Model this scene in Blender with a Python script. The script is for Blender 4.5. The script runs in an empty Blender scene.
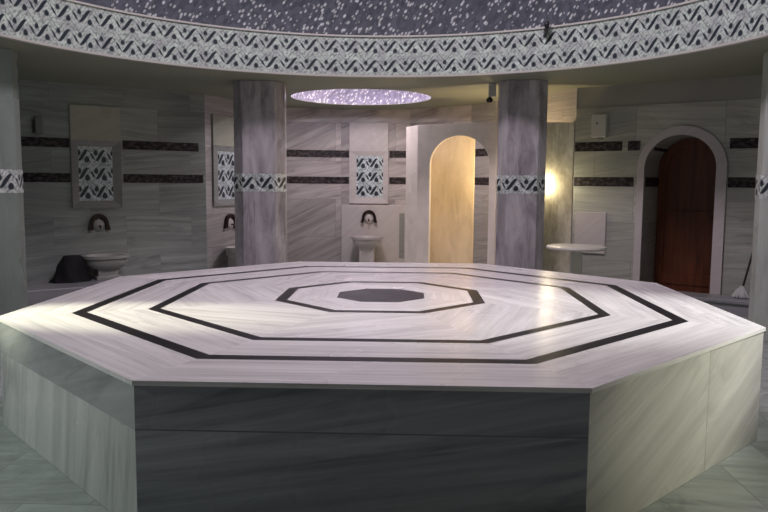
import bpy, bmesh, math, random
from mathutils import Vector, Matrix, noise as mnoise
random.seed(7)
PI = math.pi
COL = bpy.context.scene.collection
SC = bpy.context.scene

# ------------------------------------------------------------------ nodes
class X:
    """tiny expression wrapper over math nodes"""
    def __init__(s, nt, sock): s.nt, s.s = nt, sock
    def op(s, o, *a, clamp=False):
        n = s.nt.nodes.new('ShaderNodeMath'); n.operation = o; n.use_clamp = clamp
        for i, v in enumerate((s,) + a):
            if isinstance(v, X): s.nt.links.new(v.s, n.inputs[i])
            else: n.inputs[i].default_value = v
        return X(s.nt, n.outputs[0])
    def __add__(s, o): return s.op('ADD', o)
    def __sub__(s, o): return s.op('SUBTRACT', o)
    def __mul__(s, o): return s.op('MULTIPLY', o)
    def fract(s): return s.op('FRACT')
    def abs(s): return s.op('ABSOLUTE')
    def mx(s, o): return s.op('MAXIMUM', o)
    def mn(s, o): return s.op('MINIMUM', o)
    def lt(s, edge, soft):      # 1 when s < edge, soft transition
        n = s.nt.nodes.new('ShaderNodeMapRange'); n.interpolation_type = 'SMOOTHSTEP'
        s.nt.links.new(s.s, n.inputs['Value'])
        if isinstance(edge, X):
            d = s - edge; s.nt.links.new(d.s, n.inputs['Value']); e = 0
        else: e = edge
        n.inputs['From Min'].default_value = e - soft; n.inputs['From Max'].default_value = e + soft
        n.inputs['To Min'].default_value = 1; n.inputs['To Max'].default_value = 0
        return X(s.nt, n.outputs[0])

def new_mat(name, rough=.4, spec=.5):
    m = bpy.data.materials.new(name); m.use_nodes = True
    nt = m.node_tree; b = nt.nodes['Principled BSDF']
    b.inputs['Roughness'].default_value = rough
    b.inputs['Specular IOR Level'].default_value = spec
    return m, nt, b
def uvxy(nt, which='UV'):
    t = nt.nodes.new('ShaderNodeTexCoord'); s = nt.nodes.new('ShaderNodeSeparateXYZ')
    nt.links.new(t.outputs[which], s.inputs[0])
    return X(nt, s.outputs[0]), X(nt, s.outputs[1]), X(nt, s.outputs[2])
def comb(nt, x, y, z=0.0):
    c = nt.nodes.new('ShaderNodeCombineXYZ')
    for i, v in enumerate((x, y, z)):
        if isinstance(v, X): nt.links.new(v.s, c.inputs[i])
        else: c.inputs[i].default_value = v
    return c.outputs[0]
def noise(nt, vec, scale, detail=4, rough=.55, dist=0.0):
    n = nt.nodes.new('ShaderNodeTexNoise'); n.inputs['Scale'].default_value = scale
    n.inputs['Detail'].default_value = detail; n.inputs['Roughness'].default_value = rough
    n.inputs['Distortion'].default_value = dist
    nt.links.new(vec, n.inputs['Vector']); return X(nt, n.outputs['Fac'])
def remap(x, a, b, c=0.0, d=1.0):
    n = x.nt.nodes.new('ShaderNodeMapRange'); n.inputs['From Min'].default_value = a; n.inputs['From Max'].default_value = b
    n.inputs['To Min'].default_value = c; n.inputs['To Max'].default_value = d
    x.nt.links.new(x.s, n.inputs['Value']); return X(x.nt, n.outputs[0])
def mix(nt, fac, a, b):
    n = nt.nodes.new('ShaderNodeMix'); n.data_type = 'RGBA'
    if isinstance(fac, X): nt.links.new(fac.s, n.inputs[0])
    else: n.inputs[0].default_value = fac
    for i, v in ((6, a), (7, b)):
        if isinstance(v, tuple): n.inputs[i].default_value = (*v, 1)
        else: nt.links.new(v, n.inputs[i])
    return n.outputs[2]
def value_mul(nt, col, x):
    n = nt.nodes.new('ShaderNodeMix'); n.data_type = 'RGBA'; n.blend_type = 'MULTIPLY'; n.inputs[0].default_value = 1
    nt.links.new(col, n.inputs[6]); nt.links.new(comb(nt, x, x, x), n.inputs[7]); return n.outputs[2]

def marble(name, base, dark, block=None, rough=.3, vein=(1.1, 6.0), rot=0.0, tone=.16, amount=.75, seed=0.0, joint=.55, spec=.5, bump=0.0, off=0.5, broad=(.36,.66)):
    m, nt, b = new_mat(name, rough, spec)
    u, v, _ = uvxy(nt)
    t = None
    if block:
        br = nt.nodes.new('ShaderNodeTexBrick'); br.offset = off
        nt.links.new(comb(nt, u + seed * .37, v + block[2]), br.inputs['Vector'])
        br.inputs['Color1'].default_value = (0, 0, 0, 1); br.inputs['Color2'].default_value = (1, 1, 1, 1)
        br.inputs['Mortar'].default_value = (.5, .5, .5, 1)
        br.inputs['Scale'].default_value = 1; br.inputs['Mortar Size'].default_value = .0035
        br.inputs['Mortar Smooth'].default_value = .2
        br.inputs['Brick Width'].default_value = block[0]; br.inputs['Row Height'].default_value = block[1]
        sp = nt.nodes.new('ShaderNodeSeparateColor'); nt.links.new(br.outputs['Color'], sp.inputs[0])
        t = X(nt, sp.outputs[0]); mort = X(nt, br.outputs['Fac'])
    c, s = math.cos(rot), math.sin(rot)
    u2 = u * c + v * s; v2 = v * c - u * s
    if t is not None:
        v2 = v2 + u2 * ((t - .5) * .35); zoff = t * 9.0 + seed
    else: zoff = seed
    vec = comb(nt, u2 * vein[0], v2 * vein[1], zoff)
    n1 = noise(nt, vec, 1.0, 6, .6, 1.1)
    n2 = noise(nt, comb(nt, u2 * vein[0] * .8, v2 * vein[1] * 3.2, zoff), 1.3, 5, .65, .5)
    n3 = noise(nt, comb(nt, u2, v2, zoff), 1.4, 3, .5)
    ridge = remap((n1 - .5).abs(), 0, .05, 1, 0).op('MAXIMUM', 0.0).op('MINIMUM', 1.0)
    f = remap(n2, broad[0], broad[1]).op('MAXIMUM', 0.0).op('MINIMUM', 1.0) * .55 + ridge * remap(n3, .4, .62).op('MAXIMUM', 0.0).op('MINIMUM', 1.0) * .35 + remap(n1, .4, .75).op('MAXIMUM', 0.0).op('MINIMUM', 1.0) * .35
    f = f * amount
    col = mix(nt, f.op('MINIMUM', 1.0), base, dark)
    if t is not None:
        col = value_mul(nt, col, t * tone * 2 + (1 - tone))
        col = mix(nt, mort * joint, col, (dark[0] * .35, dark[1] * .35, dark[2] * .35))
    nt.links.new(col, b.inputs['Base Color'])
    r = remap(n3, .3, .7, rough * .8, rough * 1.3)
    nt.links.new(r.s, b.inputs['Roughness'])
    if bump:
        bp = nt.nodes.new('ShaderNodeBump'); bp.inputs['Strength'].default_value = bump; bp.inputs['Distance'].default_value = .01
        nt.links.new(noise(nt, comb(nt, u, v), 9, 4).s, bp.inputs['Height']); nt.links.new(bp.outputs[0], b.inputs['Normal'])
    return m

def tile_mosaic(name, light=(.62, .74, .64), dk=(.02, .03, .04), mid=(.17, .21, .2), heavy=1.0, grey=(.42, .45, .43)):
    """repeating patterned tile: bold rising S strokes, thin falling strokes and drops"""
    m, nt, b = new_mat(name, .32)
    u, v, _ = uvxy(nt)
    wob = noise(nt, comb(nt, u, v), 1.7, 2)
    uf = u.fract(); vf = v.fract()
    up = uf.op('DIVIDE', .56)                                   # 0..1 on the rising part
    dn = (uf - .56).op('DIVIDE', .44)
    isup = uf.lt(.56, .004)
    upc = up.mn(1.0); dnc = dn.mx(0.0)
    sm = upc * upc * (upc * -2.0 + 3.0)                          # S shape
    zl = isup * (sm * .35 + upc * .2 + .24) + (isup * -1.0 + 1.0) * (dnc * -.55 + .79)
    w_up = (upc * (upc * -1.0 + 1.0)) * 4 * .115 * heavy + .015
    w_dn = ((dnc - .6).abs() * -.26 + .1).mx(.012) * heavy
    w = isup * w_up + (isup * -1.0 + 1.0) * w_dn
    stroke = ((vf - zl).abs() - w).lt(0.0, .03)
    def drop(cu, cv, r):
        du = (uf - cu); du = du.abs(); du = du.mn(du * -1.0 + 1.0)
        dv = (vf - cv)
        d = du * (dv * 1.4 + 1.05)
        return (d * d + dv * dv * .75).op('SQRT').lt(r, .03)
    drops = drop(.5, .29, .115 * heavy).mx(drop(.02, .66, .1 * heavy))
    dark_mask = stroke.mx(drops)
    # thin outlines between the rows
    z2 = (zl + .5).fract()
    line = ((vf - z2).abs() - .03).lt(0.0, .03)
    z3 = (zl + .27).fract()
    line2 = ((vf - z3).abs() - .02).lt(0.0, .025)
    col = mix(nt, remap(wob, .3, .7) .op('MINIMUM', 1.0).op('MAXIMUM', 0.0), grey, light)
    fine = noise(nt, comb(nt, u * 1.0 + v * -.5, v * .7), 9, 3, .6)
    col = mix(nt, remap(fine, .48, .62).op('MINIMUM', 1.0).op('MAXIMUM', 0.0) * .8, col, mid)
    col = mix(nt, (line * .8).mx(line2 * .6), col, mid)
    col = mix(nt, dark_mask, col, dk)
    edge = ((vf - .5).abs()).lt(.488, .006)
    col = mix(nt, edge * -.35 + .35, col, mid)
    nt.links.new(col, b.inputs['Base Color'])
    return m

def pebble_mosaic(name, a, c, scale, dens=(.44, .62)):
    """glass mosaic: small slanted white chips strewn over a blue violet ground"""
    m, nt, b = new_mat(name, .3)
    u, v, w = uvxy(nt, 'UV')
    uu = u + v * -.45
    vo = nt.nodes.new('ShaderNodeTexVoronoi'); vo.inputs['Scale'].default_value = scale
    nt.links.new(comb(nt, uu * 1.35, v), vo.inputs['Vector'])
    sp = nt.nodes.new('ShaderNodeSeparateColor'); nt.links.new(vo.outputs['Color'], sp.inputs[0])
    rnd = X(nt, sp.outputs[0]); rnd2 = X(nt, sp.outputs[1])
    dist = X(nt, vo.outputs['Distance'])
    cl = noise(nt, comb(nt, u, v), 2.6, 3)
    thr = remap(cl, .3, .7, dens[0], dens[1])
    chip = rnd.lt(thr, .02) * dist.lt(.36, .07)
    ground = mix(nt, rnd2, a, tuple(q * .55 for q in a))
    col = mix(nt, chip, ground, mix(nt, rnd2, c, tuple(q * .6 for q in c)))
    nt.links.new(col, b.inputs['Base Color'])
    return m

def plain(name, col, rough=.5, metal=0, var=.12, scale=6, spec=.5):
    m, nt, b = new_mat(name, rough, spec); b.inputs['Metallic'].default_value = metal
    t = nt.nodes.new('ShaderNodeTexCoord')
    n = noise(nt, t.outputs['Object'], scale, 5)
    nt.links.new(mix(nt, n, tuple(q * (1 - var) for q in col), tuple(min(1, q * (1 + var)) for q in col)), b.inputs['Base Color'])
    return m
def glow(name, col, s):
    m = bpy.data.materials.new(name); m.use_nodes = True; nt = m.node_tree
    nt.nodes.remove(nt.nodes['Principled BSDF']); e = nt.nodes.new('ShaderNodeEmission')
    e.inputs[0].default_value = (*col, 1); e.inputs[1].default_value = s
    nt.links.new(e.outputs[0], nt.nodes['Material Output'].inputs[0]); return m

# ------------------------------------------------------------------ meshes
class MB:
    def __init__(s): s.v, s.f, s.uv, s.mi = [], [], [], []
    def face(s, pts, uv=None, mi=0):
        i = len(s.v); s.v += [tuple(p) for p in pts]; s.f.append(tuple(range(i, i + len(pts)))); s.uv.append(uv); s.mi.append(mi)
    def box(s, x0, x1, y0, y1, z0, z1, mi=0):
        P = lambda a, b, c: (a, b, c)
        s.face([P(x0,y0,z0),P(x1,y0,z0),P(x1,y0,z1),P(x0,y0,z1)], mi=mi); s.face([P(x1,y1,z0),P(x0,y1,z0),P(x0,y1,z1),P(x1,y1,z1)], mi=mi)
        s.face([P(x0,y1,z0),P(x0,y0,z0),P(x0,y0,z1),P(x0,y1,z1)], mi=mi); s.face([P(x1,y0,z0),P(x1,y1,z0),P(x1,y1,z1),P(x1,y0,z1)], mi=mi)
        s.face([P(x0,y0,z1),P(x1,y0,z1),P(x1,y1,z1),P(x0,y1,z1)], mi=mi); s.face([P(x0,y1,z0),P(x1,y1,z0),P(x1,y0,z0),P(x0,y0,z0)], mi=mi)
    def prism_z(s, poly, z0, z1, mi=0, topuv=None):       # poly counter-clockwise
        s.face([(x, y, z1) for x, y in poly], topuv, mi); s.face([(x, y, z0) for x, y in reversed(poly)], mi=mi)
        n = len(poly)
        for i in range(n):
            a, b = poly[i], poly[(i + 1) % n]
            s.face([(a[0],a[1],z0),(b[0],b[1],z0),(b[0],b[1],z1),(a[0],a[1],z1)], mi=mi)
    def prism_y(s, poly, y0, y1, mi=0, closed_front=True):  # poly in (x,z), counter-clockwise seen from -y
        s.face([(x, y0, z) for x, z in poly], mi=mi); s.face([(x, y1, z) for x, z in reversed(poly)], mi=mi)
        n = len(poly)
        for i in range(n):
            a, b = poly[i], poly[(i + 1) % n]
            s.face([(b[0],y0,b[1]),(a[0],y0,a[1]),(a[0],y1,a[1]),(b[0],y1,b[1])], mi=mi)
    def lathe(s, prof, n=40, cx=0, cy=0, a0=0, a1=2*PI, mi=0, sx=1, sy=1):
        for k in range(n):
            p, q = a0 + (a1-a0)*k/n, a0 + (a1-a0)*(k+1)/n
            for i in range(len(prof)-1):
                (r0,z0),(r1,z1) = prof[i], prof[i+1]
                c = lambda r,a,z: (cx+r*math.cos(a)*sx, cy+r*math.sin(a)*sy, z)
                pts = [c(r0,p,z0), c(r0,q,z0), c(r1,q,z1), c(r1,p,z1)]
                if r0 < 1e-6: pts = pts[1:]
                elif r1 < 1e-6: pts = pts[:3]
                s.face(pts, mi=mi)
    def tube(s, pts, r, n=10):
        pts = [Vector(p) for p in pts]; rings = []
        for i, p in enumerate(pts):
            d = (pts[min(i+1,len(pts)-1)] - pts[max(i-1,0)]).normalized()
            a = d.cross(Vector((0,0,1))); 
            if a.length < 1e-3: a = Vector((1,0,0))
            a.normalize(); b = d.cross(a); rr = r[i] if isinstance(r,(list,tuple)) else r
            rings.append([p + (a*math.cos(t)+b*math.sin(t))*rr for t in [2*PI*k/n for k in range(n)]])
        for i in range(len(rings)-1):
            for k in range(n):
                s.face([rings[i][k], rings[i][(k+1)%n], rings[i+1][(k+1)%n], rings[i+1][k]])
        s.face(list(reversed(rings[0]))); s.face(rings[-1])
    def build(s, name, mats, parent=None, loc=(0,0,0), rz=0, bevel=0, smooth=0, uvo=(0,0), recalc=True):
        if not isinstance(mats, (list, tuple)): mats = [mats]
        me = bpy.data.meshes.new(name); me.from_pydata(s.v, [], s.f)
        for m in mats: me.materials.append(m)
        for p, mi in zip(me.polygons, s.mi): p.material_index = mi
        ul = me.uv_layers.new(name='UVMap')
        for p, uv in zip(me.polygons, s.uv):
            nx, ny, nz = p.normal
            for k, li in enumerate(p.loop_indices):
                if uv: ul.data[li].uv = uv[k]; continue
                co = me.vertices[me.loops[li].vertex_index].co
                if abs(nz) > .8: q = (co.x, co.y)
                elif abs(ny) >= abs(nx) * 1.05: q = (co.x, co.z)
                else: q = (co.y, co.z)
                ul.data[li].uv = (q[0]+uvo[0], q[1]+uvo[1])
        bm = bmesh.new(); bm.from_mesh(me); bmesh.ops.remove_doubles(bm, verts=bm.verts, dist=1e-5)
        if recalc: bmesh.ops.recalc_face_normals(bm, faces=bm.faces)
        bm.to_mesh(me); bm.free()
        if smooth:
            for p in me.polygons: p.use_smooth = True
            me.set_sharp_from_angle(angle=math.radians(smooth))
        o = bpy.data.objects.new(name, me); COL.objects.link(o)
        o.location = loc; o.rotation_euler = (0, 0, rz)
        if parent is not None: o.parent = parent
        if bevel:
            bv = o.modifiers.new('bevel', 'BEVEL'); bv.width = bevel; bv.segments = 2; bv.limit_method = 'ANGLE'; bv.angle_limit = math.radians(40)
        return o
def tag(o, label=None, cat=None, group=None, kind=None):
    if label: o['label'] = label
    if cat: o['category'] = cat
    if group: o['group'] = group
    if kind: o['kind'] = kind
    return o
def empty(name, loc, rz=0, label=None, cat=None, group=None, kind=None):
    o = bpy.data.objects.new(name, None); COL.objects.link(o); o.location = loc; o.rotation_euler = (0, 0, rz)
    o.empty_display_size = .1
    return tag(o, label, cat, group, kind)

# ------------------------------------------------------------------ materials
M = {}
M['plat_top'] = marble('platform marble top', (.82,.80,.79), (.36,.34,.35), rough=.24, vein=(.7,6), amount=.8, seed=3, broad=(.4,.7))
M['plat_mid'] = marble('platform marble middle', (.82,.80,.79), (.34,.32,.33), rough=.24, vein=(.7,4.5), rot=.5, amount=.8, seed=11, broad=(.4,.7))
M['plat_front_shaded'] = marble('shaded front face marble', (.44,.46,.49), (.10,.11,.12), block=(3.6,.44,0), rough=.3, vein=(.45,3), rot=.07, amount=.95, seed=0, tone=.08, off=0.0)  # base colour darkened so the front face stays in shade despite bounce
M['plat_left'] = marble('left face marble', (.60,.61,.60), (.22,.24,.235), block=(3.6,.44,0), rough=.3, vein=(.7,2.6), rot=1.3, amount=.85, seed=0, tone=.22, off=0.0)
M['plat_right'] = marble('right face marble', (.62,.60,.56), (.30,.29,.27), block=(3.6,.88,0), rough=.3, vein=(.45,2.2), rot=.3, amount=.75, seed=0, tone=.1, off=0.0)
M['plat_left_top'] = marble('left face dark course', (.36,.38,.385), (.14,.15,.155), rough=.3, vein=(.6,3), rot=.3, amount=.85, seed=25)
M['inlay'] = plain('black inlay stone', (.014,.012,.015), .34, var=.5, scale=30, spec=.3)
M['medal'] = marble('medallion stone', (.055,.05,.062), (.008,.007,.01), rough=.4, vein=(9,9), amount=1, seed=2, spec=.25)
M['column_r'] = marble('pale green column marble', (.52,.56,.51), (.3,.33,.3), rough=.3, vein=(6,.5), amount=.7, seed=24)
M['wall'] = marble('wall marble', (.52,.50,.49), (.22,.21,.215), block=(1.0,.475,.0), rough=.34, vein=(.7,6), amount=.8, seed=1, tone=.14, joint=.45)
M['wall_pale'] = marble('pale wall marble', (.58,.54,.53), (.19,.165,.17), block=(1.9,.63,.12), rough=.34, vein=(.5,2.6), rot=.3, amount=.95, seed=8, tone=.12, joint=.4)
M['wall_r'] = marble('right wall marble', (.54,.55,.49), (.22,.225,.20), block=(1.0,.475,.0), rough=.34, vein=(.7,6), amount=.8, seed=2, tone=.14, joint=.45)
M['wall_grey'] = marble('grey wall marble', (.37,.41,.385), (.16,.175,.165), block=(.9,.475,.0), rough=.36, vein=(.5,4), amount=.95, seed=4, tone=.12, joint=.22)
M['slab'] = marble('plain pale slab', (.62,.58,.57), (.44,.41,.41), rough=.3, vein=(.5,3), rot=.7, amount=.6, seed=14)
M['slab_yel'] = marble('cream slab', (.42,.43,.35), (.30,.31,.26), rough=.3, vein=(.5,3), rot=.4, amount=.6, seed=17)
M['slab_dark'] = marble('grey frame slab', (.30,.31,.30), (.19,.2,.195), rough=.3, vein=(.7,5), amount=.6, seed=19)
M['column'] = marble('column marble', (.54,.52,.53), (.13,.115,.13), rough=.26, vein=(5,.4), amount=1.0, seed=6)
M['column_g'] = marble('grey green column marble', (.26,.305,.28), (.15,.18,.165), rough=.3, vein=(6,.5), amount=.7, seed=9)
M['screen'] = marble('screen marble', (.90,.82,.73), (.64,.57,.50), rough=.3, vein=(3,1), amount=.6, seed=12)
M['screen_v'] = marble('honey veined marble', (.80,.68,.50), (.52,.42,.28), rough=.22, vein=(5,.55), amount=.8, seed=21)
M['screen_w'] = marble('golden streaked marble', (.92,.86,.70), (.34,.26,.14), rough=.2, vein=(7,1.0), amount=.85, seed=31)
M['floor'] = marble('wet grey floor marble', (.50,.54,.52), (.22,.25,.24), block=(.6,.6,.1), rough=.2, vein=(2.2,3), amount=.9, seed=13, tone=.1, joint=.3, bump=.25)
M['ledge'] = marble('ledge marble', (.34,.35,.36), (.2,.2,.21), rough=.3, vein=(1,5), amount=.6, seed=15)
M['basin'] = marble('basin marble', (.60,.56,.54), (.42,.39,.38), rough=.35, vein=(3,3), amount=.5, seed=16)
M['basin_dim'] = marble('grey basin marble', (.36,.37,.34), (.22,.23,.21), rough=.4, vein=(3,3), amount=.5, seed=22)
M['table'] = marble('table marble', (.68,.66,.58), (.52,.5,.44), rough=.3, vein=(2,4), amount=.4, seed=18)
M['plaster'] = plain('grey green plaster', (.27,.285,.22), .7, var=.1, scale=1.2)
M['plaster_up'] = plain('upper wall grey plaster', (.34,.34,.30), .7, var=.1, scale=1.2)
M['trimstone'] = plain('pale frieze trim', (.50,.50,.45), .5)
def strip_mat():
    m, nt, b = new_mat('dark mosaic strip', .5, .3)
    u, v, _ = uvxy(nt)
    n = noise(nt, comb(nt, u * 14, v * 22), 1, 4, .7)
    nt.links.new(mix(nt, remap(n, .45, .72), (.012,.009,.010), (.13,.105,.11)), b.inputs['Base Color']); return m
M['band'] = strip_mat()
M['frieze'] = tile_mosaic('frieze tiles')
M['bandtile'] = tile_mosaic('column band tiles', light=(.78,.84,.80), grey=(.5,.54,.52), heavy=1.15)
M['paneltile'] = tile_mosaic('panel tiles', light=(.80,.88,.92), heavy=1.35, grey=(.5,.58,.62))
M['dome'] = pebble_mosaic('dome glass mosaic', (.11,.125,.15), (.60,.64,.63), 19, (.42, .78))
M['oculus'] = pebble_mosaic('small dome glass mosaic', (.38,.35,.48), (.92,.90,.93), 20, (.6,.95))
M['bronze'] = plain('dark bronze', (.05,.035,.03), .35, .8)
M['wood'] = None
M['black'] = plain('black cloth', (.006,.006,.007), .85, var=.3)
M['white'] = plain('white plastic', (.55,.55,.50), .45, var=.04)
M['greyplastic'] = plain('grey plastic', (.22,.24,.22), .5, var=.08)
M['darkplastic'] = plain('dark plastic', (.02,.02,.02), .4)
M['mop'] = plain('mop cotton', (.6,.62,.6), .9, var=.2, scale=60)
M['metal'] = plain('pale metal', (.5,.52,.52), .3, .7)
M['lamp'] = glow('lit lamp glass', (1, .86, .56), 15)

def wood(name):
    m, nt, b = new_mat(name, .42)
    u, v, _ = uvxy(nt)
    n = noise(nt, comb(nt, u * 14, v * 1.1), 1, 6, .6, .6)
    nt.links.new(mix(nt, remap(n, .3, .7), (.065,.016,.005), (.17,.045,.014)), b.inputs['Base Color']); return m
M['wood'] = wood('dark red brown wood')

# ------------------------------------------------------------------ camera
cam = bpy.data.cameras.new('camera'); co = bpy.data.objects.new('camera', cam); COL.objects.link(co)
cam.sensor_width = 36; cam.lens = 727.67 / 768 * 36; cam.clip_start = .05
pitch, roll, yaw = .1012, .0075, -.0328
fw = Vector((math.sin(yaw)*math.cos(pitch), math.cos(yaw)*math.cos(pitch), -math.sin(pitch)))
r = Vector((math.cos(yaw), -math.sin(yaw), 0)); u = r.cross(fw)
r2 = r*math.cos(roll)+u*math.sin(roll); u2 = -r*math.sin(roll)+u*math.cos(roll)
mw = Matrix((r2, u2, -fw)).transposed().to_4x4(); mw.translation = Vector((.1827, -4.941, 1.4279))
co.matrix_world = mw; SC.camera = co

ZC = 2.63            # ceiling
# ------------------------------------------------------------------ shell
outer = [(-5.24,3.32),(-5.24,-6.5),(5.0,-6.5),(4.83,2.79),(2.3,4.5),(1.15,6.6),(.2,7.3),(-.95,7.3),(-1.85,7.05),(-2.68,5.3)]
b = MB(); fp = [(-5.6,-6.9),(5.4,-6.9),(5.4,3.2),(2.8,4.9),(1.4,7.0),(.3,7.7),(-1.0,7.7),(-2.2,7.4),(-3.0,5.7),(-5.6,3.7)]
b.prism_z(fp, -.12, 0); tag(b.build('floor', M['floor']), kind='structure')

RC = (-.1, .25); RR = 3.3; OC = (-.51, 5.66); OR = 1.0
def holes(z, flip):
    bm = bmesh.new()
    def loop(pts):
        vs = [bm.verts.new((x, y, z)) for x, y in pts]
        for i in range(len(vs)): bm.edges.new((vs[i], vs[(i+1) % len(vs)]))
    loop(fp); loop([(RC[0]+(RR+.03)*math.cos(a), RC[1]+(RR+.03)*math.sin(a)) for a in [2*PI*k/128 for k in range(128)]])
    loop([(OC[0]+OR*math.cos(a), OC[1]+OR*math.sin(a)) for a in [2*PI*k/64 for k in range(64)]])
    bmesh.ops.triangle_fill(bm, edges=bm.edges, use_beauty=True)
    return bm
bm = holes(ZC, False)
me = bpy.data.meshes.new('ceiling'); bm.to_mesh(me); bm.free(); me.materials.append(M['plaster'])
for p in me.polygons:
    pass
o = bpy.data.objects.new('ceiling', me); COL.objects.link(o); tag(o, kind='structure')
sl = o.modifiers.new('thick', 'SOLIDIFY'); sl.thickness = .06; sl.offset = 0
o.location.z = .03

# frieze ring with the two rows of patterned tiles
ZT = 3.085
b = MB(); N = 184; CW = .225; RH = (ZT - ZC - .03) / 2
for k in range(N):
    a0, a1 = 2*PI*k/N, 2*PI*(k+1)/N
    P = lambda a, z, rr=RR: (RC[0]+rr*math.cos(a), RC[1]+rr*math.sin(a), z)
    nU = round(2*PI*RR/CW)
    u0, u1 = -k/N*nU, -(k+1)/N*nU
    z0, z1 = ZC+.012, ZT-.018
    b.face([P(a1,z0),P(a0,z0),P(a0,z1),P(a1,z1)], [(u1,0),(u0,0),(u0,2),(u1,2)])
fr = b.build('trim_1', M['frieze'], recalc=False); tag(fr, kind='structure')
b = MB()
b.lathe([(RR+.045,ZC-.006),(RR-.012,ZC-.006),(RR-.012,ZC+.014),(RR+.002,ZC+.014)], 184, *RC)
b.lathe([(RR+.01,ZT-.018),(RR-.02,ZT-.018),(RR-.02,ZT),(RR+.01,ZT)], 184, *RC)
b.build('rim', M['trimstone'], fr)
# dome over the frieze
def dome(name, R, z0, H, c, mat, n=160, m=28, wall=0.0):
    b = MB(); prof = []
    if wall: prof.append((R, z0 - wall, 0.0))
    L = wall
    for i in range(m+1):
        t = PI/2*i/m; rr, zz = R*math.cos(t), z0+H*math.sin(t)
        if i: L += math.hypot(rr-prof[-1][0], zz-prof[-1][1])
        prof.append((max(rr, 0.0), zz, L))
    for k in range(n):
        p, q = 2*PI*k/n, 2*PI*(k+1)/n
        for i in range(len(prof)-1):
            r0, za, l0 = prof[i]; r1, zb, l1 = prof[i+1]
            c_ = lambda r,a,z: (c[0]+r*math.cos(a), c[1]+r*math.sin(a), z)
            U0, U1 = -p*R, -q*R
            pts = [c_(r0,q,za), c_(r0,p,za), c_(r1,p,zb), c_(r1,q,zb)]; uv = [(U1,l0),(U0,l0),(U0,l1),(U1,l1)]
            if r1 < 1e-4: pts, uv = pts[:3], uv[:3]
            b.face(pts, uv)
    return b.build(name, mat, recalc=False, smooth=60)
tag(dome('ceiling_dome', RR+.01, ZT, 2.5, RC, M['dome']), kind='structure')
tag(dome('ceiling_small_dome', OR, ZC, .62, OC, M['oculus'], 96, 20), kind='structure')

# walls: origin a, local x along the wall left to right seen from the room, local y outwards
def frame(a, bb):
    d = (Vector(bb)-Vector(a)); return a, math.atan2(d.y, d.x), d.length
def wall(name, a, bb, s0, s1, mat, up=None, hole=None, th=.3, ztop=ZC, course=2.37, strips=(), uvo=(0,0)):
    org, rz, L = frame(a, bb)
    if s1 is None: s1 = L
    b = MB(); zc = course if up else ztop
    if hole:
        poly = [(s0,0)] + hole + [(s1,0),(s1,zc),(s0,zc)]
    else: poly = [(s0,0),(s1,0),(s1,zc),(s0,zc)]
    b.prism_y(poly, 0, th, 0)
    if up: b.box(s0, s1, .012, th, zc, ztop, 1)
    w = b.build(name, [mat] + ([up] if up else []), loc=(org[0], org[1], 0), rz=rz, uvo=uvo); tag(w, kind='structure')
    for (x0, x1, z0, z1) in strips:
        q = MB(); q.box(x0, x1, -.006, .004, z0, z1); q.build('inlay_strip', M['band'], w)
    return w
UP = (1.832, 1.948); LO = (1.395, 1.51)
def st(x0, x1, w): return (x0, x1, *w)
WLa, WLb = (-4.53,3.87), (-2.68,5.3)
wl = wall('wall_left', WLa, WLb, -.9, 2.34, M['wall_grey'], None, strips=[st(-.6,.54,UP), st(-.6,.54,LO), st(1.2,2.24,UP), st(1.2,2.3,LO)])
w2 = wall('wall_left_bay', (-2.68,5.3), (-1.85,7.05), 0, None, M['wall'], strips=[st(.98,1.93,UP), st(.98,1.93,LO)])
w3 = wall('wall_back_left', (-1.85,7.05), (-.95,7.3), 0, None, M['wall_pale'], strips=[st(0,.93,UP), st(0,.93,LO)])
wb = wall('wall_back', (-.88,7.3), (.2,7.3), -.07, 1.08, M['wall_pale'], strips=[st(-.07,.07,UP), st(-.07,.07,LO), st(.74,1.07,UP), st(.74,1.07,LO)])
w5 = wall('wall_back_right', (.2,7.3), (1.15,6.6), 0, None, M['wall_pale'], strips=[st(0,1.18,UP), st(0,1.18,LO)])
w6 = wall('wall_right_bay', (1.15,6.6), (2.3,4.5), 0, None, M['wall'], strips=[st(0,2.3,UP), st(0,2.3,LO)])
WRa, WRb = (2.3,4.5), (4.0,3.35)
def arch(x0, x1, zs, za, n=24):   # from left foot up over to right foot, list of (x,z)
    c, rx = (x0+x1)/2, (x1-x0)/2
    return [(c - rx*math.cos(PI*i/n), zs + (za-zs)*math.sin(PI*i/n)) for i in range(n+1)]
D0, D1, DS, DA = .885, 1.69, 1.62, 2.005
hole = [(D0,0)] + arch(D0, D1, DS, DA) + [(D1,0)]
wr = wall('wall_right', WRa, WRb, 0, 3.05, M['wall_r'], M['plaster_up'], hole=hole, th=.72, strips=[st(0,.6,UP), st(.67,.815,UP), st(0,.755,LO), st(1.815,2.9,UP), st(1.815,2.9,LO)])
for (z0,z1) in (UP, LO):   # the strips run on over the left reveal of the door
    x = D0 if z0 < DS else D0 + .09
    q = MB(); q.box(x-.004, x+.006, .03, .58, z0, min(z1, 1.9)); q.build('inlay_strip', M['band'], wr)
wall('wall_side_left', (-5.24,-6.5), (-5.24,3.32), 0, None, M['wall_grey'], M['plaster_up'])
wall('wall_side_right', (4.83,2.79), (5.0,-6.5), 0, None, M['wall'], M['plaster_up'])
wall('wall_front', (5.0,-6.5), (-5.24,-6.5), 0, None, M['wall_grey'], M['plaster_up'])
rzR = frame(WRa, WRb)[1]; rzL = frame(WLa, WLb)[1]; rz2 = frame((-2.68,5.3),(-1.85,7.05))[1]
def on(a, rz, s, off=0, z=0): return (a[0]+math.cos(rz)*s-math.sin(rz)*off, a[1]+math.sin(rz)*s+math.cos(rz)*off, z)

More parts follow.
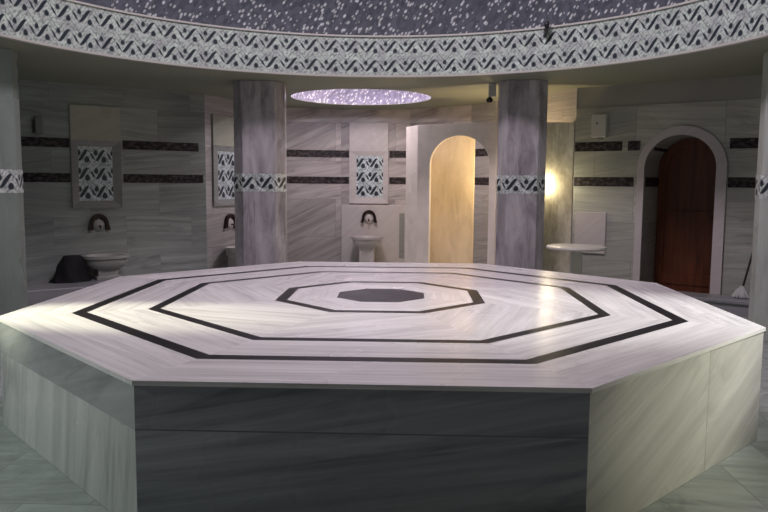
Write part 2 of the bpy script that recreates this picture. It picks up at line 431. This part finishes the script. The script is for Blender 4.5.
# door: surround, leaf
b = MB()
oa, ia = arch(D0-.085, D1+.115, DS, DA+.10), arch(D0, D1, DS, DA)
oc, ic = [(D0-.085,0)] + oa + [(D1+.115,0)], [(D0,0)] + ia + [(D1,0)]
for i in range(len(oc)-1):
    b.prism_y([ic[i], ic[i+1], oc[i+1], oc[i]][::-1], -.03, .0)
sur = b.build('trim_2', M['slab'], loc=(*WRa, 0), rz=rzR); tag(sur, kind='structure')
dr = MB(); dr.prism_y([(D0+.002,.0)] + arch(D0+.002, D1-.002, DS, DA-.004) + [(D1-.002,.0)], .60, .65)
dr = dr.build('door_1', M['wood'], loc=(*WRa, 0), rz=rzR); tag(dr, kind='structure')
b = MB()
oc = [(D0+.004,.17)] + arch(D0+.004, D1-.004, DS, DA-.006) + [(D1-.004,.17)]; ic = [(D0+.1,.17)] + arch(D0+.1, D1-.1, DS, DA-.1) + [(D1-.1,.17)]
for i in range(len(oc)-1): b.prism_y([ic[i], ic[i+1], oc[i+1], oc[i]][::-1], .575, .602)
b.box(D0+.1, D1-.1, .58, .602, 1.0, 1.09); b.box(D0+.1, D1-.1, .58, .602, .17, .3)
b.build('door_frame', M['wood'], dr)
hb = MB(); hb.tube([(D1-.06,.58,1.02),(D1-.06,.54,1.02),(D1-.15,.535,1.02)], .009); hb.build('door_handle', M['bronze'], dr)

# raised marble steps along the walls
b = MB(); b.box(-.85, 2.30, -.86, -.001, 0, .17)
tag(b.build('marble_ledge', M['ledge'], loc=(*WLa,0), rz=rzL, bevel=.012), 'low broad dark grey marble ledge under the wall basin with the black heap', 'ledge', kind='thing')
e = empty('marble_step', (*WRa,0), rzR, 'low narrow marble step in front of the wooden door', 'step')
b = MB(); b.box(1.1, 2.9, -.37, -.031, 0, .13); b.build('riser', M['ledge'], e)
b = MB(); b.box(1.1, 2.9, -.40, -.031, .13, .17); b.build('tread', M['ledge'], e, bevel=.008)

# ------------------------------------------------------------------ platform
S = 2.35; H = .642
def octa(R): return [(R*math.cos(math.radians(a)), R*math.sin(math.radians(a))) for a in (-112.5,-67.5,-22.5,22.5,67.5,112.5,157.5,202.5)]
plat = empty('marble_platform', (0,0,0), 0, 'huge octagonal pale marble heated platform with black inlaid rings in the hall centre', 'platform')
b = MB(); q = octa(S-.01)
for i in range(8):
    a, c = q[i], q[(i+1)%8]; L = math.dist(a,c)
    uo = (.9, .85+1.8*.5+.75+.0, 1.0, .9, 1.0, .9, 1.0, .9)[i]; vt = .462*0
    z1 = H-.02
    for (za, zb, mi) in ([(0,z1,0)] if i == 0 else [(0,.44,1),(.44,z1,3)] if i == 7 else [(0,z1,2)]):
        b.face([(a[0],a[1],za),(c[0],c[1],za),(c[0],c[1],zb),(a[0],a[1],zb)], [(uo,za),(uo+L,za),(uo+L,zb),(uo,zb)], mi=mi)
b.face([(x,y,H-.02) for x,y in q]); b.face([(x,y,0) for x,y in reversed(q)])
b.build('base', [M['plat_front_shaded'],M['plat_left'],M['plat_right'],M['plat_left_top']], plat)
R1, R2, R3, R4 = S*.832, S*.6485, S*.32, S*.138
W1, W2_, W3 = .088, .076, .082
def ringband(name, ro, ri, mat, parent, off=(0,0), off_in=None, split=8, z0=H-.02, z1=H, overhang=0, bevel=0):
    b = MB(); A, B = octa(ro), octa(ri) if ri else None
    oi = off if off_in is None else off_in
    A = [(x+off[0], y+off[1]) for x,y in A]
    if B: B = [(x+oi[0], y+oi[1]) for x,y in B]
    if not B:
        b.prism_z(A, z0, z1)
        return b.build(name, mat, parent)
    for i in range(8):
        j = (i+1)%8; a, c, d, e_ = A[i], A[j], B[j], B[i]
        L = Vector(c)-Vector(a); t = L.normalized(); n = Vector((-t.y, t.x)); uo = random.uniform(0,40)
        U = lambda p: ((Vector(p)-Vector(a)).dot(t)+uo, (Vector(p)-Vector(a)).dot(n)+i*2.3)
        poly = [a,c,d,e_]
        b.face([(x,y,z1) for x,y in poly], [U(p) for p in poly]); b.face([(x,y,z0) for x,y in reversed(poly)])
        b.face([(a[0],a[1],z0),(c[0],c[1],z0),(c[0],c[1],z1),(a[0],a[1],z1)], [(uo,0),(uo+L.length,0),(uo+L.length,z1-z0),(uo,z1-z0)])
        b.face([(d[0],d[1],z0),(e_[0],e_[1],z0),(e_[0],e_[1],z1),(d[0],d[1],z1)])
    return b.build(name, mat, parent)
OFF = (0, .09)
sl = ringband('rim_slab', S, R1, M['plat_top'], plat)
ringband('inlay_band', R1, R1-W1, M['inlay'], plat)
ringband('top_slab', R1-W1, R2, M['plat_top'], plat)
ringband('inlay_band', R2, R2-W2_, M['inlay'], plat)
ringband('top_slab', R2-W2_, R3, M['plat_mid'], plat, off_in=OFF)
ringband('inlay_band', R3, R3-W3, M['inlay'], plat, off=OFF)
ringband('top_slab', R3-W3, R4, M['plat_top'], plat, off=OFF, off_in=OFF)
ringband('medallion', R4, None, M['medal'], plat, off=OFF)

# ------------------------------------------------------------------ columns
def column(x, y, ang, mat, label, w=.31, ch=.115):
    o = empty('marble_column', (x,y,0), ang, label, 'column', 'marble columns holding up the tiled ring', 'thing')
    def sec(w, ch): return [(-w+ch,-w),(w-ch,-w),(w,-w+ch),(w,w-ch),(w-ch,w),(-w+ch,w),(-w,w-ch),(-w,-w+ch)]
    def shaft(sc, z0, z1, name, m, band=False):
        q = sec(w*sc, ch*sc); b = MB(); uo = 0; per = sum(math.dist(q[i], q[(i+1)%8]) for i in range(8)); n = round(per/.225)
        for i in range(8):
            a, c = q[i], q[(i+1)%8]; L = math.dist(a,c)
            if band: uv = [(uo/per*n,0),((uo+L)/per*n,0),((uo+L)/per*n,1),(uo/per*n,1)]
            else: uv = [(uo+x*3,z0),(uo+L+x*3,z0),(uo+L+x*3,z1),(uo+x*3,z1)]
            uo += L
            b.face([(a[0],a[1],z0),(c[0],c[1],z0),(c[0],c[1],z1),(a[0],a[1],z1)], uv)
        b.face([(p[0],p[1],z1) for p in q]); b.face([(p[0],p[1],z0) for p in reversed(q)])
        return b.build(name, m, o, bevel=0 if band else .006)
    shaft(1, .08, ZC-.002, 'shaft', mat); shaft(1.012, 1.30, 1.52, 'tile_band', M['bandtile'], True); shaft(1.03, 0, .08, 'base', mat)
    return o
column(-3.865, 1.86, .95, M['column_g'], 'leftmost marble column, grey green, cut by the picture edge before the black heap', .30, .11)
column(-1.67, 4.2, .12, M['column'], 'grey veined marble column to the left of the back wall basin')
column(1.545, 4.05, -.08, M['column'], 'purplish grey marble column beside the arched marble screen', .284, .105)
column(3.75, 1.86, -.95, M['column_r'], 'rightmost pale marble column, beyond the wooden door and the mop', .30, .11)

# ------------------------------------------------------------------ arched marble screen and slabs beside it
pa, pb = (.304,5.05), (1.293,4.42); rzP = frame(pa,pb)[1]; LP = frame(pa,pb)[2]
scr = empty('marble_screen', (*pa,0), rzP, 'freestanding pale marble screen wall with an arched doorway showing a honey coloured slab', 'screen wall')
o0, o1 = .19, 1.075
b = MB(); b.prism_y([(0,0),(o0,0)] + arch(o0,o1,1.66,2.04,28) + [(o1,0),(LP,0),(LP,2.2),(0,2.2)], 0, .045)
b.build('arch_panel', M['screen'], scr, bevel=.004)
ra = frame((.142,5.42), pa)
b = MB(); b.box(0, ra[2]-.004, 0, .04, 0, 2.2)
b.build('side_panel', M['screen'], scr, bevel=.004)
sp = scr.children[-1]; sp.matrix_parent_inverse = Matrix(); 
# placed in the screen's own frame
inv = (Matrix.Translation((*pa,0)) @ Matrix.Rotation(rzP,4,'Z')).inverted()
loc = inv @ Vector((.142,5.42,0)); sp.location = loc; sp.rotation_euler = (0,0,ra[1]-rzP)
inner = frame((.30,5.62),(1.10,5.36))
b = MB(); b.box(0, inner[2], 0, .04, 0, 2.2)
tag(b.build('marble_slab_wall', M['screen_v'], loc=(.30,5.62,0), rz=inner[1], bevel=.004), 'honey coloured upright marble slab seen through the arch of the screen', 'slab wall')
pr = frame((1.45,4.452),(2.285,4.505))
b = MB(); b.box(0, pr[2], 0, .045, 0, 2.2)
tag(b.build('marble_side_screen', M['screen_w'], loc=(1.45,4.452,0), rz=pr[1], bevel=.004), 'golden veined marble side screen carrying the lit lamp beside the round table', 'screen wall')
# lamp on it, half behind the column
lp = on((1.45,4.452), pr[1], .505, -.005, 1.42)
lm = empty('wall_lamp', lp, pr[1], 'glowing wall lamp on the golden veined slab, half behind the column', 'wall lamp')
b = MB(); b.box(-.035,.035,-.02,0,-.06,.06); b.build('wall_plate', M['metal'], lm, bevel=.004)
b = MB(); b.lathe([(0,-.125),(.035,-.115),(.062,-.08),(.07,0),(.062,.08),(.035,.115),(0,.125)], 24, 0, -.085); b.build('lamp_shade', M['lamp'], lm, smooth=60)

# ------------------------------------------------------------------ tile panels over the basins
def tile_panel(a, rz, s0, s1, name_label, frame_m, up_m, zt=1.93, tile=(1.16,1.855), tx=(.09,.51), z0=1.07, ztop=2.37, pr=.03):
    o = empty('tile_panel', on(a, rz, s0, 0, 0), rz, name_label, 'tile panel', 'patterned tile panels above the basins')
    w = s1-s0; b = MB()
    q0, q1 = [(0,z0),(w,z0),(w,zt),(0,zt)], [(tx[0],tile[0]),(tx[1],tile[0]),(tx[1],tile[1]),(tx[0],tile[1])]
    for i in range(4):
        j = (i+1)%4
        b.face([(q0[i][0],-pr,q0[i][1]),(q0[j][0],-pr,q0[j][1]),(q1[j][0],-.008,q1[j][1]),(q1[i][0],-.008,q1[i][1])])
        b.face([(q0[i][0],0,q0[i][1]),(q0[j][0],0,q0[j][1]),(q0[j][0],-pr,q0[j][1]),(q0[i][0],-pr,q0[i][1])])
    b.build('panel_frame', frame_m, o, recalc=False)
    b = MB(); nx = 2; nz = 3
    b.face([(tx[0],-.008,tile[0]),(tx[1],-.008,tile[0]),(tx[1],-.008,tile[1]),(tx[0],-.008,tile[1])], [(0,0),(nx,0),(nx,nz),(0,nz)])
    b.face([(tx[0],-.001,tile[0]),(tx[1],-.001,tile[0]),(tx[1],-.001,tile[1]),(tx[0],-.001,tile[1])][::-1], [(0,0)]*4)
    b.build('tiles', M['paneltile'], o, recalc=False)
    b = MB(); b.box(0, w, -pr, 0, zt, ztop); b.build('upper_slab', up_m, o, bevel=.004)
    return o
tile_panel(WLa, rzL, .55, 1.17, 'patterned tile panel above the basin with the black heap, dark frame', M['slab_dark'], M['slab_yel'])
tile_panel((-2.68,5.3), rz2, .14, .80, 'patterned tile panel half hidden behind the left column', M['slab_dark'], M['slab_yel'], tx=(.12,.56))
tile_panel((-.88,7.3), 0, .07, .72, 'patterned tile panel in a pale frame on the back wall', M['slab'], M['slab'], zt=1.93, tile=(1.17,1.86), tx=(.12,.565), ztop=2.41)

# backsplash slabs on back wall
bs = empty('marble_backsplash', (-.88,7.3,0), 0, 'pale marble backsplash slab behind the back wall basin', 'backsplash')
b = MB(); b.box(-.06, 1.07, -.02, 0, 0, 1.045); b.build('slab', M['slab'], bs, bevel=.004)
b = MB(); b.box(.915, 1.0, -.024, -.019, .15, .91); b.build('dark_strip', M['slab_dark'], bs)
b = MB(); b.box(0, .40, -.03, 0, .55, 1.07)
tag(b.build('wall_slab', M['slab'], loc=on(WRa, rzR, .04), rz=rzR, bevel=.004), 'square pale pinkish marble slab on the wall behind the round table', 'slab')

# ------------------------------------------------------------------ basins and spouts
def basin(a, rz, s, z_rim, w, label, m, off=.24, zb=0.0):
    o = empty('wall_basin', on(a, rz, s, -off, zb), rz, label, 'basin', 'marble wash basins on the walls')
    z = z_rim - zb; R = w/2
    b = MB(); b.lathe([(0,z-.09),(R*.5,z-.08),(R*.72,z-.03),(R*.8,z),(R,z),(R*1.0,z-.035),(R*.9,z-.045),(R*.9,z-.09),(R*.82,z-.135),(R*.62,z-.17),(0,z-.18)], 48, sy=.8)
    b.build('bowl', m, o, smooth=35)
    b = MB(); b.box(-.125,.125,-.11,.13,0,z-.16); b.box(-.15,.15,-.135,.155,0,.05); b.build('pedestal', m, o, bevel=.008)
    return o
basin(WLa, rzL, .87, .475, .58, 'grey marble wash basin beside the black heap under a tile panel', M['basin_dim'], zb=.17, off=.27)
basin((-2.68,5.3), rz2, .44, .47, .5, 'small marble wash basin half hidden behind the left column', M['basin'])
basin((-.88,7.3), 0, .385, .53, .53, 'pale marble wash basin against the backsplash on the back wall', M['basin'], off=.26)
def spout(a, rz, s, z, label, off=0, dm='slab'):
    o = empty('basin_spout', on(a, rz, s, -off, z), rz, label, 'spout', 'arched water spouts above the basins')
    b = MB(); oa = [(-.14,-.085)]+arch(-.12,.12,-.01,.125,20)+[(.14,-.085)]; ia = [(-.085,-.085)]+arch(-.078,.078,-.01,.08,20)+[(.085,-.085)]
    for i in range(len(oa)-1): b.prism_y([ia[i],ia[i+1],oa[i+1],oa[i]][::-1], -.05, 0)
    b.build('arched_hood', M['bronze'], o)
    b = MB(); b.lathe([(0,.045),(.045,.04),(.075,.025),(.086,0),(0,0)], 28); d = b.build('rosette', M[dm], o, smooth=50); d.rotation_euler = (PI/2,0,0); d.location = (0,0,-.015)
    b = MB(); b.tube([(0,-.03,-.03),(0,-.09,-.03),(0,-.11,-.06)], [.012,.012,.009]); b.build('tap', M['bronze'], o, smooth=40)
    return o
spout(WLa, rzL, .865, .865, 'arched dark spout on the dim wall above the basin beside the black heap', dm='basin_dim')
spout((-2.68,5.3), rz2, .50, .82, 'arched dark spout just left of the veined column')
spout((-.88,7.3), 0, .405, .835, 'arched dark spout on the pale back wall above the basin', off=.022)

# ------------------------------------------------------------------ black heap
def heap(loc, rz):
    b = MB(); n, m = 40, 14
    def P(i, k):
        a = 2*PI*k/n; t = i/m
        rr = .25 - .125*t**.8 - .03*t**9
        x, y, z = rr*math.cos(a), rr*.66*math.sin(a), .32*t
        d = mnoise.noise(Vector((x*9, y*9, z*5+3)))*.035*(1 if 0 < t < .98 else .2) + .018*math.sin(a*7+z*20)*(1-t)
        return (x*(1+d*3)+.02*t, y*(1+d*3), max(0, z + (d*1.2 if t > .05 else 0)))
    for i in range(m):
        for k in range(n): b.face([P(i,k%n),P(i,(k+1)%n),P(i+1,(k+1)%n),P(i+1,k%n)])
    b.face([P(0,k) for k in range(n)][::-1]); b.face([P(m,k) for k in range(n)])
    o = b.build('cloth_heap', M['black'], loc=loc, rz=rz, smooth=60)
    return tag(o, 'crumpled black cloth heap sitting on the ledge beside the dim wall basin', 'cloth')
heap(on(WLa, rzL, .43, -.30, .171), rzL)

# ------------------------------------------------------------------ table
t = empty('round_table', (2.02,3.04,0), 0, 'round pale marble pedestal table before the golden veined slab', 'table')
b = MB(); b.lathe([(0,.715),(.30,.715),(.318,.722),(.322,.735),(.316,.748),(.30,.752),(0,.752)], 56); b.build('tabletop', M['table'], t, smooth=35)
b = MB(); b.prism_z([(-.06,-.045),(-.045,-.06),(.045,-.06),(.06,-.045),(.06,.045),(.045,.06),(-.045,.06),(-.06,.045)], .05, .715); b.build('pedestal', M['table'], t)
b = MB(); b.lathe([(0,0),(.19,0),(.19,.03),(.16,.05),(0,.05)], 40); b.build('base', M['table'], t, smooth=35)

# ------------------------------------------------------------------ small fittings
o = empty('wall_box', on(WRa, rzR, .325, 0, 2.0), rzR, 'pale rectangular box high on the wall above the round table', 'wall box')
b = MB(); b.box(-.095,.095,-.09,0,0,.285); b.build('case', M['white'], o, bevel=.012)
b = MB(); b.lathe([(0,.004),(.012,.004),(.012,0),(0,0)], 16); q = b.build('lens', M['darkplastic'], o); q.rotation_euler = (PI/2,0,0); q.location = (-.02,-.091,.17)
b = MB(); b.box(-.02,.04,-.07,-.02,-.03,0); b.build('nozzle', M['greyplastic'], o, bevel=.004)
o = empty('wall_dispenser', on(WLa, rzL, .17, 0, 1.955), rzL, 'small dim grey dispenser on the dark wall above the black strip', 'dispenser')
b = MB(); b.box(-.03,.06,-.09,0,.03,.24); b.build('case', M['greyplastic'], o, bevel=.015)
b = MB(); b.box(-.05,-.031,-.06,0,.04,.2); b.build('side_cover', M['darkplastic'], o, bevel=.004)
b = MB(); b.box(-.01,.03,-.07,-.03,0,.03); b.build('nozzle', M['greyplastic'], o, bevel=.004)
o = empty('ceiling_camera', (1.19,4.12,ZC), 0, 'pale ceiling box with a dark dome hanging beside the right column', 'camera')
b = MB(); b.box(-.045,.045,-.03,.03,-.16,0); b.build('housing', M['white'], o, bevel=.006)
b = MB(); b.lathe([(0,-.235),(.03,-.225),(.043,-.2),(.03,-.17),(0,-.16)], 20, -.03, 0); b.build('dome_cover', M['darkplastic'], o, smooth=60)
o = empty('ring_sensor', (1.615,3.0,3.0), .05, 'tiny dark fitting on the tiled ring under the main dome', 'sensor')
b = MB(); b.box(-.018,.018,-.05,.02,.0,.06); b.build('bracket', M['darkplastic'], o, bevel=.004)
b = MB(); b.lathe([(0,.05),(.022,.06),(.03,.09),(.02,.12),(0,.125)], 16, 0, -.04); b.build('head', M['darkplastic'], o, smooth=60)

# mop leaning on the wall at the right
mp = empty('floor_mop', on(WRa, rzR, 2.03, -.12, .17), rzR, 'thin handled mop with a white head leaning on the wall past the door', 'mop')
b = MB(); b.tube([(.02,-.02,.1),(.13,.09,.72)], .012); b.build('handle', M['darkplastic'], mp, smooth=40)
b = MB()
for k in range(26):
    a = 2*PI*k/26; rr = .105*(.8+.3*random.random())
    b.tube([(.02,-.02,.13),(.02+rr*.5*math.cos(a),-.02+rr*.4*math.sin(a),.08),(.02+rr*math.cos(a),-.02+rr*.7*math.sin(a),.008)], [.012,.015,.009], 6)
b.build('mop_head', M['mop'], mp, smooth=60)

# ------------------------------------------------------------------ lights
def area(name, loc, size, power, col, rot=(0,0,0), shape='DISK', spread=PI):
    l = bpy.data.lights.new(name, 'AREA'); l.shape = shape; l.size = size; l.energy = power; l.color = col; l.spread = spread
    o = bpy.data.objects.new(name, l); COL.objects.link(o); o.location = loc; o.rotation_euler = rot; return o
def point(name, loc, power, col, r=.05):
    l = bpy.data.lights.new(name, 'POINT'); l.energy = power; l.color = col; l.shadow_soft_size = r
    o = bpy.data.objects.new(name, l); COL.objects.link(o); o.location = loc; return o
def spot(name, loc, target, power, col, ang, blend=.6, r=.08):
    l = bpy.data.lights.new(name, 'SPOT'); l.energy = power; l.color = col; l.spot_size = math.radians(ang); l.spot_blend = blend; l.shadow_soft_size = r
    o = bpy.data.objects.new(name, l); COL.objects.link(o); o.location = loc
    o.rotation_euler = (Vector(target)-Vector(loc)).to_track_quat('-Z','Y').to_euler(); return o
area('dome_light', (0,.6,5.1), 1.4, 160, (1,.85,.98))
area('small_dome_light', (OC[0],OC[1],3.1), .8, 33, (1,.87,.9))
point('small_dome_glow', (OC[0],OC[1]-.5,2.95), 20, (.92,.86,1), .04)
spot('left_spot', (-4.7,-.75,2.35), (-1.55,-.80,.64), 1250, (1,1,.74), 18, .8)
spot('left_low_spot', (-4.9,-2.6,2.4), (-2.7,-2.2,.1), 270, (.93,1,.96), 75, .9, .1)
spot('right_spot', (4.7,-.6,2.5), (1.45,-.5,.64), 850, (1,1,.97), 36, .9)
spot('right_low_spot', (4.5,-2.35,1.2), (1.6,-1.45,.55), 220, (1,1,.78), 33, 1, .1)  # unseen spot added low, lights the right face more than the floor
point('right_lamp', (4.5,-2.1,2.2), 16, (.95,1,.82), .1)
point('left_lamp', (-4.4,-.4,2.2), 5, (.75,1,.85), .1)
point('cubicle_lamp', (1.5,4.95,1.6), 34, (1,.74,.42), .06)
w = bpy.data.worlds.new('w'); SC.world = w; w.use_nodes = True
w.node_tree.nodes['Background'].inputs[0].default_value = (.5,.55,.55,1); w.node_tree.nodes['Background'].inputs[1].default_value = .02

SC.view_settings.view_transform = 'Standard'; SC.view_settings.look = 'None'; SC.view_settings.exposure = 0; SC.view_settings.gamma = 1
SC.view_settings.use_curve_mapping = False
